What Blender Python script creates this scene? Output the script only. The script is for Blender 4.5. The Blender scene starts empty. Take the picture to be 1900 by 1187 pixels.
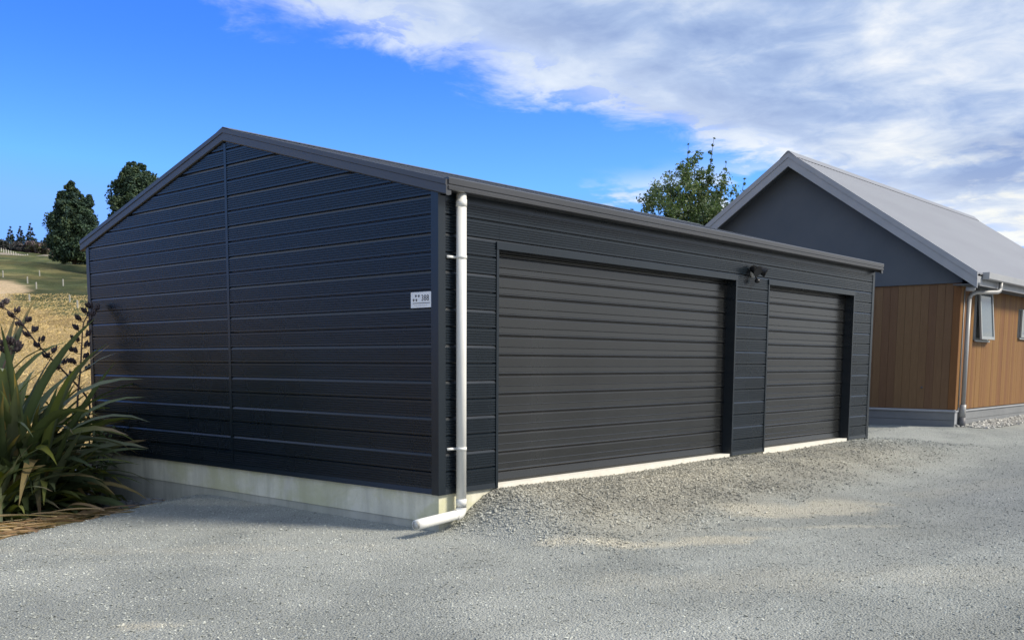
import bpy, math, random
import numpy as np
from mathutils import Vector, Matrix
random.seed(7); rng = np.random.default_rng(7)
S = bpy.context.scene
COL = S.collection
R = math.radians

# ------------------------------------------------------------------ camera
CAM = (-5.97466, -5.97338, 1.10182)
cd = bpy.data.cameras.new('camera'); cam = bpy.data.objects.new('camera', cd); COL.objects.link(cam)
pt, rl, yw = -0.11044, 0.00333, 0.83371
fw = Vector((math.sin(yw)*math.cos(pt), math.cos(yw)*math.cos(pt), math.sin(pt)))
r0 = Vector((math.cos(yw), -math.sin(yw), 0)); u0 = r0.cross(fw)
rr = r0*math.cos(rl)+u0*math.sin(rl); uu = -r0*math.sin(rl)+u0*math.cos(rl)
M = Matrix((( rr.x, uu.x, -fw.x, CAM[0]), (rr.y, uu.y, -fw.y, CAM[1]), (rr.z, uu.z, -fw.z, CAM[2]), (0, 0, 0, 1)))
cam.matrix_world = M
cd.sensor_width = 36; cd.sensor_fit = 'HORIZONTAL'; cd.lens = 34.892
cd.shift_x = 0.02514; cd.shift_y = 0.14921
cd.clip_start = 0.05; cd.clip_end = 9000
S.camera = cam

# ------------------------------------------------------------------ light
SUN_AZ, SUN_EL = R(150), R(41)         # compass-like: 0 = +y, 90 = +x
sl = bpy.data.lights.new('sun', 'SUN'); sun = bpy.data.objects.new('sun', sl); COL.objects.link(sun)
sl.energy = 2.7; sl.angle = R(13); sl.color = (1.0, 0.91, 0.77)
sd = Vector((math.sin(SUN_AZ)*math.cos(SUN_EL), math.cos(SUN_AZ)*math.cos(SUN_EL), math.sin(SUN_EL)))
sun.rotation_euler = sd.to_track_quat('Z', 'Y').to_euler()

W = bpy.data.worlds.new('World'); S.world = W; W.use_nodes = True
wn = W.node_tree; wn.nodes.clear(); wl = wn.links
def N(tree, t, **k):
    n = tree.nodes.new(t)
    for a, b in k.items():
        if a.startswith('i_'): n.inputs[a[2:].replace('_', ' ')].default_value = b
        else: setattr(n, a, b)
    return n
def mth(tree, op, a, b=None, c=None, clamp=False):
    n = tree.nodes.new('ShaderNodeMath'); n.operation = op; n.use_clamp = clamp
    for i, v in enumerate((a, b, c)):
        if v is None: continue
        if isinstance(v, (int, float)): n.inputs[i].default_value = v
        else: tree.links.new(v, n.inputs[i])
    return n.outputs[0]
def mixc(tree, f, a, b, mode='MIX'):
    n = tree.nodes.new('ShaderNodeMix'); n.data_type = 'RGBA'; n.blend_type = mode
    for i, v in ((0, f), (6, a), (7, b)):
        if isinstance(v, (int, float)): n.inputs[i].default_value = v
        elif isinstance(v, tuple): n.inputs[i].default_value = (*v, 1) if len(v) == 3 else v
        else: tree.links.new(v, n.inputs[i])
    return n.outputs[2]
def ramp(tree, f, stops):
    n = tree.nodes.new('ShaderNodeValToRGB'); el = n.color_ramp.elements
    while len(el) > 1: el.remove(el[0])
    for i, (p, c) in enumerate(stops):
        e = el[0] if i == 0 else el.new(p)
        e.position = p; e.color = (c, c, c, 1) if isinstance(c, (int, float)) else (*c, 1)
    tree.links.new(f, n.inputs[0]); return n.outputs[0]
def smooth(tree, v, a, b):
    n = tree.nodes.new('ShaderNodeMapRange'); n.interpolation_type = 'SMOOTHSTEP'
    tree.links.new(v, n.inputs[0]); n.inputs[1].default_value = a; n.inputs[2].default_value = b
    return n.outputs[0]
sky = N(wn, 'ShaderNodeTexSky', sky_type='NISHITA', sun_disc=False, sun_elevation=SUN_EL, sun_rotation=SUN_AZ,
        altitude=300, air_density=1.0, dust_density=0.3, ozone_density=2.0)
tc = N(wn, 'ShaderNodeTexCoord'); sep = N(wn, 'ShaderNodeSeparateXYZ'); wl.new(tc.outputs['Generated'], sep.inputs[0])
zc = mth(wn, 'MAXIMUM', sep.outputs[2], 0.012)
U_ = mth(wn, 'DIVIDE', sep.outputs[0], zc); V_ = mth(wn, 'DIVIDE', sep.outputs[1], zc)
zs = mth(wn, 'ADD', zc, 0.11)
cmb = N(wn, 'ShaderNodeCombineXYZ'); wl.new(mth(wn, 'DIVIDE', sep.outputs[0], zs), cmb.inputs[0]); wl.new(mth(wn, 'DIVIDE', sep.outputs[1], zs), cmb.inputs[1])
def wnoise(scale, detail, rough, dist, off=(0, 0, 0), sc=(1, 1, 1)):
    mp = N(wn, 'ShaderNodeMapping'); mp.inputs[1].default_value = off; mp.inputs[3].default_value = sc
    wl.new(cmb.outputs[0], mp.inputs[0])
    n = N(wn, 'ShaderNodeTexNoise'); wl.new(mp.outputs[0], n.inputs[0])
    n.inputs['Scale'].default_value = scale; n.inputs['Detail'].default_value = detail
    n.inputs['Roughness'].default_value = rough; n.inputs['Distortion'].default_value = dist
    return n.outputs[0]
nbig = wnoise(1.6, 5, 0.5, 0.3, (3.1, 7.7, 0))
nmed = wnoise(5.0, 9, 0.6, 0.35, (1.3, 0.4, 2))
nedge = wnoise(3.6, 11, 0.62, 0.35, (5.3, 2.4, 4))
nfar = wnoise(1.9, 8, 0.55, 0.2, (0.6, 3.2, 9), (0.8, 1.25, 1))
# deck of cloud whose edge runs along the x axis overhead (v = 2.5)
dist_edge = mth(wn, 'SUBTRACT', 2.60, V_)
e1 = mth(wn, 'ADD', dist_edge, mth(wn, 'MULTIPLY', mth(wn, 'SUBTRACT', nedge, 0.5), 1.0))
e1 = mth(wn, 'ADD', e1, mth(wn, 'MULTIPLY', mth(wn, 'SUBTRACT', nbig, 0.5), 0.25))
deck = smooth(wn, e1, -0.04, 0.32)
holes = smooth(wn, nmed, 0.34, 0.5)
thick = smooth(wn, dist_edge, -0.05, 0.55)
deck = mth(wn, 'MULTIPLY', deck, mth(wn, 'MAXIMUM', mth(wn, 'MAXIMUM', thick, holes), 0.25))
# small low clouds far off towards +x
lowm = smooth(wn, mth(wn, 'ADD', nfar, mth(wn, 'MULTIPLY', mth(wn, 'SUBTRACT', nmed, 0.5), 0.25)), 0.50, 0.60)
lowm = mth(wn, 'MULTIPLY', lowm, smooth(wn, U_, 4.2, 5.6))
mask = mth(wn, 'MAXIMUM', deck, lowm)
br = mth(wn, 'ADD', mth(wn, 'MULTIPLY', nbig, 0.6), mth(wn, 'MULTIPLY', nmed, 0.4))
ccol = ramp(wn, br, [(0.38, (1.45, 2.05, 3.5)), (0.47, (2.1, 2.75, 4.1)), (0.55, (3.2, 3.7, 4.6)), (0.65, (4.9, 5.0, 5.1))])
# towards the low far side more light comes through
rad_ = mth(wn, 'SQRT', mth(wn, 'ADD', mth(wn, 'MULTIPLY', U_, U_), mth(wn, 'MULTIPLY', V_, V_)))
farb = mth(wn, 'MULTIPLY', smooth(wn, rad_, 4.3, 6.8), smooth(wn, mth(wn, 'ADD', nfar, mth(wn, 'MULTIPLY', mth(wn, 'SUBTRACT', nmed, .5), .5)), 0.45, 0.60))
farb = mth(wn, 'ADD', mth(wn, 'MULTIPLY', smooth(wn, rad_, 5.0, 9.0), 0.35), mth(wn, 'MULTIPLY', farb, 0.65))
ccol = mixc(wn, mth(wn, 'MULTIPLY', farb, 1.0), ccol, (5.2, 5.1, 4.5))
edgew = mth(wn, 'MULTIPLY', mth(wn, 'SUBTRACT', 1.0, smooth(wn, dist_edge, 0.0, 0.95)), 0.6)
ccol = mixc(wn, edgew, ccol, (4.4, 4.8, 5.4))
hb = smooth(wn, sep.outputs[2], 0.10, 0.32)
skyc = mixc(wn, 1.0, sky.outputs[0], mixc(wn, hb, (0.43, 0.77, 3.3), (0.22, 0.54, 1.40)), 'MULTIPLY')
skyc = mixc(wn, 1.0, skyc, (1.25, 2.75, 6.6), 'DARKEN')
full = mixc(wn, mask, skyc, ccol)
bg = N(wn, 'ShaderNodeBackground'); bg.inputs[1].default_value = 0.1; wl.new(full, bg.inputs[0])
wo = N(wn, 'ShaderNodeOutputWorld'); wl.new(bg.outputs[0], wo.inputs[0])
W.cycles.sampling_method = 'MANUAL'; W.cycles.sample_map_resolution = 1024

S.view_settings.view_transform = 'Standard'; S.view_settings.look = 'None'
S.view_settings.exposure = 1.0; S.view_settings.gamma = 1; S.view_settings.use_curve_mapping = False

# ------------------------------------------------------------------ helpers
def tag(o, label=None, cat=None, group=None, kind=None):
    if label: o['label'] = label
    if cat: o['category'] = cat
    if group: o['group'] = group
    if kind: o['kind'] = kind
    return o
def mesh(name, V, F, mats, smooth_=False, fm=None):
    me = bpy.data.meshes.new(name); me.from_pydata([tuple(v) for v in V], [], F)
    for m in (mats if isinstance(mats, (list, tuple)) else [mats]): me.materials.append(m)
    if fm is not None: me.polygons.foreach_set('material_index', fm)
    if smooth_: me.polygons.foreach_set('use_smooth', [True]*len(me.polygons))
    me.update(); return me
def link(name, me, parent=None, loc=(0, 0, 0), rot=(0, 0, 0)):
    o = bpy.data.objects.new(name, me); COL.objects.link(o); o.location = loc; o.rotation_euler = rot
    if parent: o.parent = parent
    return o
def obj(name, V, F, mat, parent=None, sm=False, **k):
    return link(name, mesh(name, V, F, mat, sm), parent, **k)
def empty(name, loc, label, cat, group=None, rz=0):
    o = bpy.data.objects.new(name, None); COL.objects.link(o); o.location = loc; o.rotation_euler = (0, 0, rz)
    o.empty_display_size = 0.2
    return tag(o, label, cat, group)
class MB:
    def __init__(s): s.V = []; s.F = []
    def add(s, V, F):
        b = len(s.V); s.V += [tuple(v) for v in V]; s.F += [tuple(i+b for i in f) for f in F]; return s
    def box(s, x0, x1, y0, y1, z0, z1):
        V = [(x, y, z) for x in (x0, x1) for y in (y0, y1) for z in (z0, z1)]
        return s.add(V, [(0, 1, 3, 2), (4, 6, 7, 5), (0, 4, 5, 1), (2, 3, 7, 6), (0, 2, 6, 4), (1, 5, 7, 3)])
    def loft(s, rings, cap=True, closed=True):
        n = len(rings[0]); V = [v for r_ in rings for v in r_]; F = []
        for i in range(len(rings)-1):
            for j in range(n if closed else n-1):
                a = i*n+j; b = i*n+(j+1) % n
                F.append((a, b, b+n, a+n))
        if cap: F += [tuple(reversed(range(n))), tuple(range((len(rings)-1)*n, len(rings)*n))]
        return s.add(V, F)
    def tube(s, pts, rad, n=8, cap=True):
        pts = [Vector(p) for p in pts]; rings = []
        rads = rad if isinstance(rad, (list, tuple)) else [rad]*len(pts)
        pn = None
        for i, p in enumerate(pts):
            t = (pts[min(i+1, len(pts)-1)]-pts[max(i-1, 0)]).normalized()
            if pn is None:
                pn = t.cross(Vector((0, 0, 1)) if abs(t.z) < .9 else Vector((0, 1, 0))).normalized()
            else: pn = (pn-t*pn.dot(t)).normalized()
            b = t.cross(pn)
            rings.append([p+(pn*math.cos(2*math.pi*k/n)+b*math.sin(2*math.pi*k/n))*rads[i] for k in range(n)])
        return s.loft(rings, cap)
    def ball(s, c, r, ru=8, rv=6, sc=(1, 1, 1)):
        V = []; F = []
        for i in range(1, rv):
            th = math.pi*i/rv
            for j in range(ru):
                ph = 2*math.pi*j/ru
                V.append((c[0]+r*sc[0]*math.sin(th)*math.cos(ph), c[1]+r*sc[1]*math.sin(th)*math.sin(ph), c[2]+r*sc[2]*math.cos(th)))
        V += [(c[0], c[1], c[2]+r*sc[2]), (c[0], c[1], c[2]-r*sc[2])]; T = len(V)-2
        for i in range(rv-2):
            for j in range(ru):
                a = i*ru+j; b = i*ru+(j+1) % ru; F.append((a, a+ru, b+ru, b))
        for j in range(ru): F.append((T, j, (j+1) % ru)); F.append((T+1, (rv-2)*ru+(j+1) % ru, (rv-2)*ru+j))
        return s.add(V, F)
    def build(s, name, mat, parent=None, sm=False, **k): return obj(name, s.V, s.F, mat, parent, sm, **k)

# numpy value noise
_T = rng.random((256, 256))
def vn(x, y):
    xi = np.floor(x).astype(int); yi = np.floor(y).astype(int); fx = x-xi; fy = y-yi
    fx = fx*fx*(3-2*fx); fy = fy*fy*(3-2*fy)
    g = lambda a, b: _T[a % 256, b % 256]
    return (g(xi, yi)*(1-fx)+g(xi+1, yi)*fx)*(1-fy)+(g(xi, yi+1)*(1-fx)+g(xi+1, yi+1)*fx)*fy
def fbm(x, y, o=5):
    s = 0; a = .5
    for i in range(o): s = s+a*vn(x*2**i+17.3*i, y*2**i+5.1*i); a *= .5
    return s/(1-.5**o)
def sst(v, a, b):
    t = np.clip((v-a)/(b-a), 0, 1); return t*t*(3-2*t)

# ------------------------------------------------------------------ materials
def mat(name, col=(.5, .5, .5), rough=.6, spec=.5, metal=0.0):
    m = bpy.data.materials.new(name); m.use_nodes = True; t = m.node_tree
    b = t.nodes['Principled BSDF']; b.inputs['Base Color'].default_value = (*col, 1)
    b.inputs['Roughness'].default_value = rough; b.inputs['Specular IOR Level'].default_value = spec
    b.inputs['Metallic'].default_value = metal
    return m, t, b
def tnoise(t, scale, detail=6, rough=.6, dist=0, sc=(1, 1, 1), coord='Object', ty='noise'):
    c = t.nodes.new('ShaderNodeTexCoord'); mp = t.nodes.new('ShaderNodeMapping'); mp.inputs[3].default_value = sc
    t.links.new(c.outputs[coord], mp.inputs[0])
    if ty == 'noise':
        n = t.nodes.new('ShaderNodeTexNoise'); n.inputs['Detail'].default_value = detail
        n.inputs['Roughness'].default_value = rough; n.inputs['Distortion'].default_value = dist
    else: n = t.nodes.new('ShaderNodeTexVoronoi')
    n.inputs['Scale'].default_value = scale; t.links.new(mp.outputs[0], n.inputs['Vector'])
    return n
def bump(t, b, h, strength, dist=.01, prev=None):
    n = t.nodes.new('ShaderNodeBump'); n.inputs['Strength'].default_value = strength; n.inputs['Distance'].default_value = dist
    t.links.new(h, n.inputs['Height'])
    if prev is not None: t.links.new(prev, n.inputs['Normal'])
    t.links.new(n.outputs[0], b.inputs['Normal']); return n.outputs[0]
def varied(name, c1, c2, scale, rough=.6, spec=.5, sc=(1, 1, 1), bstr=0, bsc=None, detail=6, coat=0):
    m, t, b = mat(name, c1, rough, spec)
    n = tnoise(t, scale, detail, .6, .2, sc)
    f = ramp(t, n.outputs[0], [(.3, 0.0), (.7, 1.0)])
    t.links.new(mixc(t, f, c1, c2), b.inputs['Base Color'])
    if bstr:
        n2 = tnoise(t, bsc or scale*6, 4, .6, 0, sc); bump(t, b, n2.outputs[0], bstr, .004)
    return m
def cladding(name, base, rough, spec):
    m, t, b = mat(name, base, rough, spec)
    n = tnoise(t, 1.1, 5, .6, .3, (1, 1, .5)); n2 = tnoise(t, 45, 3, .6)
    c = mixc(t, ramp(t, n.outputs[0], [(.35, 0.0), (.7, 1.0)]), tuple(v*.88 for v in base), tuple(v*1.18 for v in base))
    dust = ramp(t, n2.outputs[0], [(.62, 0.0), (.85, .06)])
    t.links.new(mixc(t, dust, c, (.05, .05, .048)), b.inputs['Base Color'])
    t.links.new(mth(t, 'ADD', rough-.06, mth(t, 'MULTIPLY', n.outputs[0], .14)), b.inputs['Roughness'])
    return m
M_clad = cladding('charcoal_steel', (.0055, .0105, .0165), .27, .50)
M_door = cladding('charcoal_door_steel', (.0110, .0120, .0125), .24, .85)
M_trim = cladding('charcoal_flashing', (.0070, .0125, .0190), .28, .55)
M_gutter = cladding('gutter_steel', (.040, .042, .048), .32, .85)
M_roof = cladding('roof_steel', (.045, .049, .058), .42, .7)
M_dark = mat('black_plastic', (.012, .013, .016), .4)[0]
M_pvc = varied('white_pvc', (.80, .80, .77), (.70, .70, .66), 5, .28, .5, (1, 1, .4))
M_lens = varied('lamp_lens', (.45, .47, .48), (.6, .6, .6), 20, .2)
M_sign = varied('white_sign_face', (.80, .82, .84), (.74, .76, .79), 8, .35)
M_ink = mat('sign_ink', (.03, .035, .05), .5)[0]
M_ink2 = mat('sign_faded_ink', (.42, .44, .50), .5)[0]
M_hgable = varied('grey_render', (.080, .098, .122), (.098, .115, .138), 1.5, .75, .4, bstr=.15, bsc=60)
M_hgrey = varied('grey_painted_trim', (.30, .32, .345), (.36, .37, .39), 2.5, .45, .5)
M_hplinth = varied('grey_painted_boards', (.17, .18, .19), (.21, .22, .23), 2.5, .6, .4, bstr=.1)
M_hpipe = varied('grey_pipe', (.34, .345, .34), (.29, .29, .285), 3, .4)
M_boot = varied('dark_pipe_boot', (.085, .09, .10), (.11, .11, .12), 3, .55)
M_hroof = varied('pale_grey_roofing', (.225, .24, .27), (.20, .21, .24), .9, .5, .4, (.3, 1, 1))
M_frame = varied('grey_green_joinery', (.26, .29, .30), (.31, .33, .34), 4, .4)
M_dirt = varied('dark_soil', (.06, .05, .038), (.10, .085, .06), 6, .95, .1, bstr=.5)

# plinth concrete with mossy stains, formwork marks
def concrete(name, c1, c2, moss, mf=.5):
    m, t, b = mat(name, c1, .85, .3)
    a = tnoise(t, 1.6, 8, .65, .6, (1, 1, 1.6)); f = ramp(t, a.outputs[0], [(.3, 0.0), (.7, 1.0)])
    c = mixc(t, f, c1, c2)
    s = tnoise(t, 5, 6, .65, 0, (1, 1, .18)); st = ramp(t, s.outputs[0], [(.42, 0.0), (.72, .75)])
    c = mixc(t, st, c, tuple(v*.62 for v in c1))
    g = tnoise(t, 1.1, 6, .7, .4); gf = ramp(t, g.outputs[0], [(.44, 0.0), (.58, mf)])
    c = mixc(t, gf, c, moss)
    p = tnoise(t, 60, 4, .7); pf = ramp(t, p.outputs[0], [(.62, 0.0), (.72, .5)])
    c = mixc(t, pf, c, tuple(v*.5 for v in c1))
    t.links.new(c, b.inputs['Base Color'])
    h = bump(t, b, a.outputs[0], .3, .02); n2 = tnoise(t, 90, 5, .7); bump(t, b, n2.outputs[0], .4, .003, h)
    return m
M_conc = concrete('weathered_concrete', (.64, .63, .52), (.76, .74, .62), (.50, .50, .30), .7)
M_conc2 = concrete('damp_footing_concrete', (.42, .42, .37), (.50, .50, .44), (.32, .34, .27), .35)
M_slab = varied('pale_slab_edge', (.74, .72, .65), (.62, .60, .53), 7, .8, .3, bstr=.2)

def wood(name, c1, c2, c3):
    m, t, b = mat(name, c1, .62, .35)
    oi = t.nodes.new('ShaderNodeObjectInfo')
    n = tnoise(t, 3.2, 9, .62, 1.4, (9, 9, .55)); n2 = tnoise(t, 30, 5, .7, .3, (6, 6, .3))
    c = mixc(t, ramp(t, n.outputs[0], [(.3, 0.0), (.72, 1.0)]), c1, c2)
    c = mixc(t, ramp(t, n2.outputs[0], [(.45, 0.0), (.75, .5)]), c, c3)
    v = mth(t, 'ADD', .84, mth(t, 'MULTIPLY', oi.outputs['Random'], .26))
    hs = t.nodes.new('ShaderNodeHueSaturation'); t.links.new(c, hs.inputs['Color']); t.links.new(v, hs.inputs['Value'])
    t.links.new(mth(t, 'ADD', .49, mth(t, 'MULTIPLY', oi.outputs['Random'], .018)), hs.inputs['Hue'])
    t.links.new(hs.outputs[0], b.inputs['Base Color']); bump(t, b, n2.outputs[0], .25, .003)
    return m
M_wood2 = wood('shade_toned_timber', (.155, .088, .042), (.20, .122, .062), (.10, .060, .034))  # greyer copy of the same timber, with the gable side's shade in its colour
M_wood = wood('oiled_timber', (.175, .082, .025), (.225, .112, .036), (.115, .055, .02))

# window pane: dark, glossy
M_glass = mat('window_glass', (.10, .13, .15), .06, .9)[0]

# attribute-coloured materials
def attr_mat(name, rough, spec, bsc, bstr, bd, var=.5, scale=30, transl=0):
    m, t, b = mat(name, (.3, .3, .3), rough, spec)
    a = t.nodes.new('ShaderNodeAttribute'); a.attribute_name = 'Col'
    n = tnoise(t, scale, 8, .7, .2); f = ramp(t, n.outputs[0], [(.28, 1-var), (.72, 1+var*.6)])
    c = mixc(t, 1.0, a.outputs[0], f, 'MULTIPLY')
    t.links.new(c, b.inputs['Base Color'])
    if bstr: n2 = tnoise(t, bsc, 6, .75); bump(t, b, n2.outputs[0], bstr, bd)
    return m, t, b
def color_attr(me, colors, domain='POINT'):
    a = me.color_attributes.new('Col', 'FLOAT_COLOR', domain)
    c = np.ones((len(colors), 4), np.float32); c[:, :3] = colors
    a.data.foreach_set('color', c.ravel())

# ------------------------------------------------------------------ terrain
GL, GW, ZE, APEX = 9.356, 6.1415, 2.49, 3.335      # garage length, width, eave and apex height
JY = GW/2; SL = (APEX-ZE)/JY
def height(x, y):
    x = np.asarray(x, float); y = np.asarray(y, float)
    base = -.35+.0215*np.clip(x, 0, 15)+.004*np.clip(-x-1, 0, 6)*0
    # gravel drops away to the flax bed on the left
    dd = y-3.45-.5*np.clip(x, -8, 0)
    base = base-.37*sst(dd, 0.0, 2.2)*sst(-x, -1.5, .2)
    # bank of loose fill in front of the doors
    fx = sst(x+.22*np.clip(-y, 0, 1.5), -.02, .78)
    w = 1.75+.5*sst(x, 1, 4)
    fy = 1-sst(-y, .25, w)
    top = -.05+.012*np.sin(x*1.7)
    fill = np.clip(top-base, 0, 1)*fx*fy
    fill = np.where(y > .6, fill*0, fill)
    z = base+fill
    z = z+.035*(fbm(x*.55, y*.55, 4)-.5)*sst(np.hypot(x-4.6, np.maximum(y, 0)), .0, 1)*np.where((y > -.35) & (x > 0) & (x < 9.5), 0, 1)
    z = z+.016*(fbm(x*2.2+9, y*2.2, 4)-.5)*np.where((y > -.15) & (x > .6) & (x < 9.5), .3, 1)
    # hillside behind
    h = (math.sin(R(24)), math.cos(R(24)))
    s = (x-CAM[0])*h[0]+(y-CAM[1])*h[1]; w = (x-CAM[0])*h[1]-(y-CAM[1])*h[0]
    ss = np.array([0, 14, 20, 28, 38, 52, 66, 90, 120, 150, 190, 215, 260, 400, 900, 4000.])
    zz = np.array([-.4, -.75, -.75, -.3, 1.0, 2.9, 4.6, 7.9, 11.6, 15.4, 19.7, 20.6, 19.0, 14, 5, 0.])
    hz = np.interp(s, ss, zz)
    side = 1-.45*sst(w, 5, 70)+.10*sst(-w, 5, 60)
    hz = np.where(hz > 0, hz*side, hz)
    hz = hz+(fbm(x*.05, y*.05, 5)-.5)*3.0*sst(s, 45, 130)+(fbm(x*.4, y*.4, 4)-.5)*.5*sst(s, 24, 60)
    k = sst(s, 15, 24)*sst(y, 6.6, 12)
    far = sst(np.hypot(x-2, y), 60, 140)*(1-sst(y, 0, 30))
    z = z*(1-k)+hz*k
    z = z-far*.6
    return z
def is_gravel(x, y):
    e = (fbm(x*1.3, y*1.3, 4)-.5)*.5
    left = (y-4.95-.68*np.clip(x, -30, 0)+e < 0)
    return np.where(x < .1, left & (x > -16), (y < 1.5)) & (x < 26) & (y > -13)
def axis(lo, hi, step, far, g=1.16, mid=0, cap=.7):
    a = list(np.arange(lo, hi+1e-6, step)); s = step
    while a[-1] < far:
        s = min(s*g, cap) if a[-1] < mid else s*g
        a.append(a[-1]+s)
    s = step
    while a[0] > -far: s *= g; a.insert(0, a[0]-s)
    return np.array(a)
xs = axis(-8, 15, .075, 3500, mid=92); ys = axis(-7, 7, .075, 3500, mid=215)
gx, gy = np.meshgrid(xs, ys, indexing='ij'); gz = height(gx, gy)
nx, ny = gx.shape
idx = np.arange(nx*ny).reshape(nx, ny)
quads = np.stack([idx[:-1, :-1], idx[1:, :-1], idx[1:, 1:], idx[:-1, 1:]], -1).reshape(-1, 4)
P = np.stack([gx.ravel(), gy.ravel(), gz.ravel()], 1)
cxm = P[quads].mean(1)
gm = is_gravel(cxm[:, 0], cxm[:, 1])
def np_mesh(name, V, Q, mat_, col=None, sm=True):
    used = np.unique(Q); mp = np.full(len(V), -1); mp[used] = np.arange(len(used)); V2 = V[used]; Q2 = mp[Q]
    me = bpy.data.meshes.new(name); me.vertices.add(len(V2)); me.vertices.foreach_set('co', V2.astype(np.float32).ravel())
    k = Q.shape[1]; me.loops.add(Q2.size); me.loops.foreach_set('vertex_index', Q2.astype(np.int32).ravel())
    me.polygons.add(len(Q2)); me.polygons.foreach_set('loop_start', np.arange(0, Q2.size, k, dtype=np.int32))
    me.polygons.foreach_set('use_smooth', np.full(len(Q2), sm)); me.update(calc_edges=True)
    me.materials.append(mat_)
    if col is not None: color_attr(me, col[used])
    return me
def lerp(a, b, t): return np.asarray(a)*(1-t[..., None])+np.asarray(b)*t[..., None]
def gravel_tone(x, y):
    n = fbm(x*.7, y*.7, 5); n2 = fbm(x*2.6+3, y*2.6, 5); n3 = fbm(x*.35+y*.2, y*1.6-x*.8, 4)
    c = lerp((.30, .315, .295), (.395, .41, .38), sst(n*.6+n2*.25+n3*.15, .36, .64))
    # loose fill by the doors is warmer / browner
    fillm = sst(x+.2, .1, 1.2)*(1-sst(x, 6.5, 10))*(1-sst(-y+(n2-.5)*.8, .9, 2.1))
    c = c*(1-(fillm*.75)[..., None])+lerp((.30, .285, .235), (.40, .375, .30), sst(n2, .35, .65))*(fillm*.75)[..., None]
    # sandy streaks of fines along the toe of the fill and by the plinth
    def patch(px, py, rx, ry, ang):
        dx = x-px; dy = y-py; a = dx*math.cos(ang)+dy*math.sin(ang); b = -dx*math.sin(ang)+dy*math.cos(ang)
        d = np.hypot(a/rx, b/ry)+(n2-.5)*1.5+(fbm(x*6, y*6, 4)-.5)*.7
        return 1-sst(d, .5, 1.15)
    p = np.maximum.reduce([patch(.75, -1.75, .9, .13, -.72), patch(1.4, -2.15, .5, .1, -.8), patch(3.0, -1.95, 1.1, .32, -.45),
                           patch(2.2, -2.4, .7, .12, -.7)*.7, patch(3.4, -.55, 1.3, .35, -.1)*.45,
                           patch(-.35, 3.1, .7, .25, 2.0)*.7, patch(-3.2, -1.0, .22, .1, -.6)*.8, patch(-1.7, .6, 1.6, .2, -.8)*.25,
                           patch(6.5, -3.0, 2.5, .3, -.3)*.35, patch(.4, -3.2, 1.8, .35, -.75)*.3])
    c = c*(1-p[..., None]*.62)+np.array((.60, .56, .45))*(p[..., None]*.62)
    tr_ = (sst(fbm(x*.25+y*.05, y*2.2+x*.35, 4), .42, .62)-.5)*.16*sst(-y, 1.2, 3)
    c = c*(1+tr_[..., None])
    # darker, bluer compact chip towards the right foreground
    dk = sst(x-y*.9+(n-.5)*4, 3.6, 8)*sst(-y, 1.5, 3.2)*.65
    c = c*(1-dk[..., None])+np.array((.205, .225, .24))*dk[..., None]
    return c
gc = gravel_tone(P[:, 0], P[:, 1])
# hillside colours: gold meadow, green slope, bare sandy cut, track
x, y = P[:, 0], P[:, 1]
s = (x-CAM[0])*math.sin(R(24))+(y-CAM[1])*math.cos(R(24)); w = (x-CAM[0])*math.cos(R(24))-(y-CAM[1])*math.sin(R(24))
nA = fbm(x*.06, y*.06, 5); nB = fbm(x*.5, y*.5, 5); nC = fbm(x*.012, y*.012, 4)
gold = lerp((.36, .255, .115), (.52, .385, .185), sst(nB*.6+nA*.4, .35, .65))
green = lerp((.095, .115, .050), (.235, .215, .095), sst(nA*.55+nB*.45, .38, .64))
gb = 60+2.2*(-w)+(nB-.5)*6
green = green*(1-.35*sst(fbm(x*.22+4, y*.22, 5), .45, .62))[:, None]*(.7+.6*fbm(x*1.1, y*1.1, 4))[:, None]
hc = gold*(1-sst(s, gb-2.5, gb+2.5)[:, None])+green*sst(s, gb-2.5, gb+2.5)[:, None]
sand = 1-sst(np.hypot((w+2.9)/2.2, (s-78)/11.)+(nB-.5)*.9, .75, 1.05)
hc = hc*(1-sand[:, None])+lerp((.50, .37, .22), (.66, .52, .34), nB)*sand[:, None]
trk = (1-sst(np.abs(s-172+w*.3-(nA-.5)*6), 1.8, 3.6))*.8
hc = hc*(1-trk[:, None])+np.array((.36, .31, .27))*trk[:, None]
soil = sst(-s, -23, -17)*sst(x, -9, -6)*(1-sst(y, 9, 11))
hc = hc*(1-soil[:, None])+lerp((.07, .055, .04), (.16, .12, .08), nB)*soil[:, None]
M_gravel, t, b = attr_mat('grey_gravel', .9, .25, 120, .9, .012, .42, 85)
v = tnoise(t, 70, ty='vor'); v2 = tnoise(t, 190, 4, .8)
hN = mth(t, 'ADD', mth(t, 'MULTIPLY', v.outputs['Distance'], -1.0), mth(t, 'MULTIPLY', v2.outputs[0], .5))
bump(t, b, hN, 1.0, .014)
M_hill, t2, b2 = attr_mat('dry_grass_hillside', .95, .1, 14, .9, .15, .45, 7)
drive = link('gravel_driveway', np_mesh('gravel_driveway', P, quads[gm], M_gravel, gc)); tag(drive, kind='structure')
hill = link('grass_hillside', np_mesh('grass_hillside', P, quads[~gm], M_hill, hc)); tag(hill, kind='structure')

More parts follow.
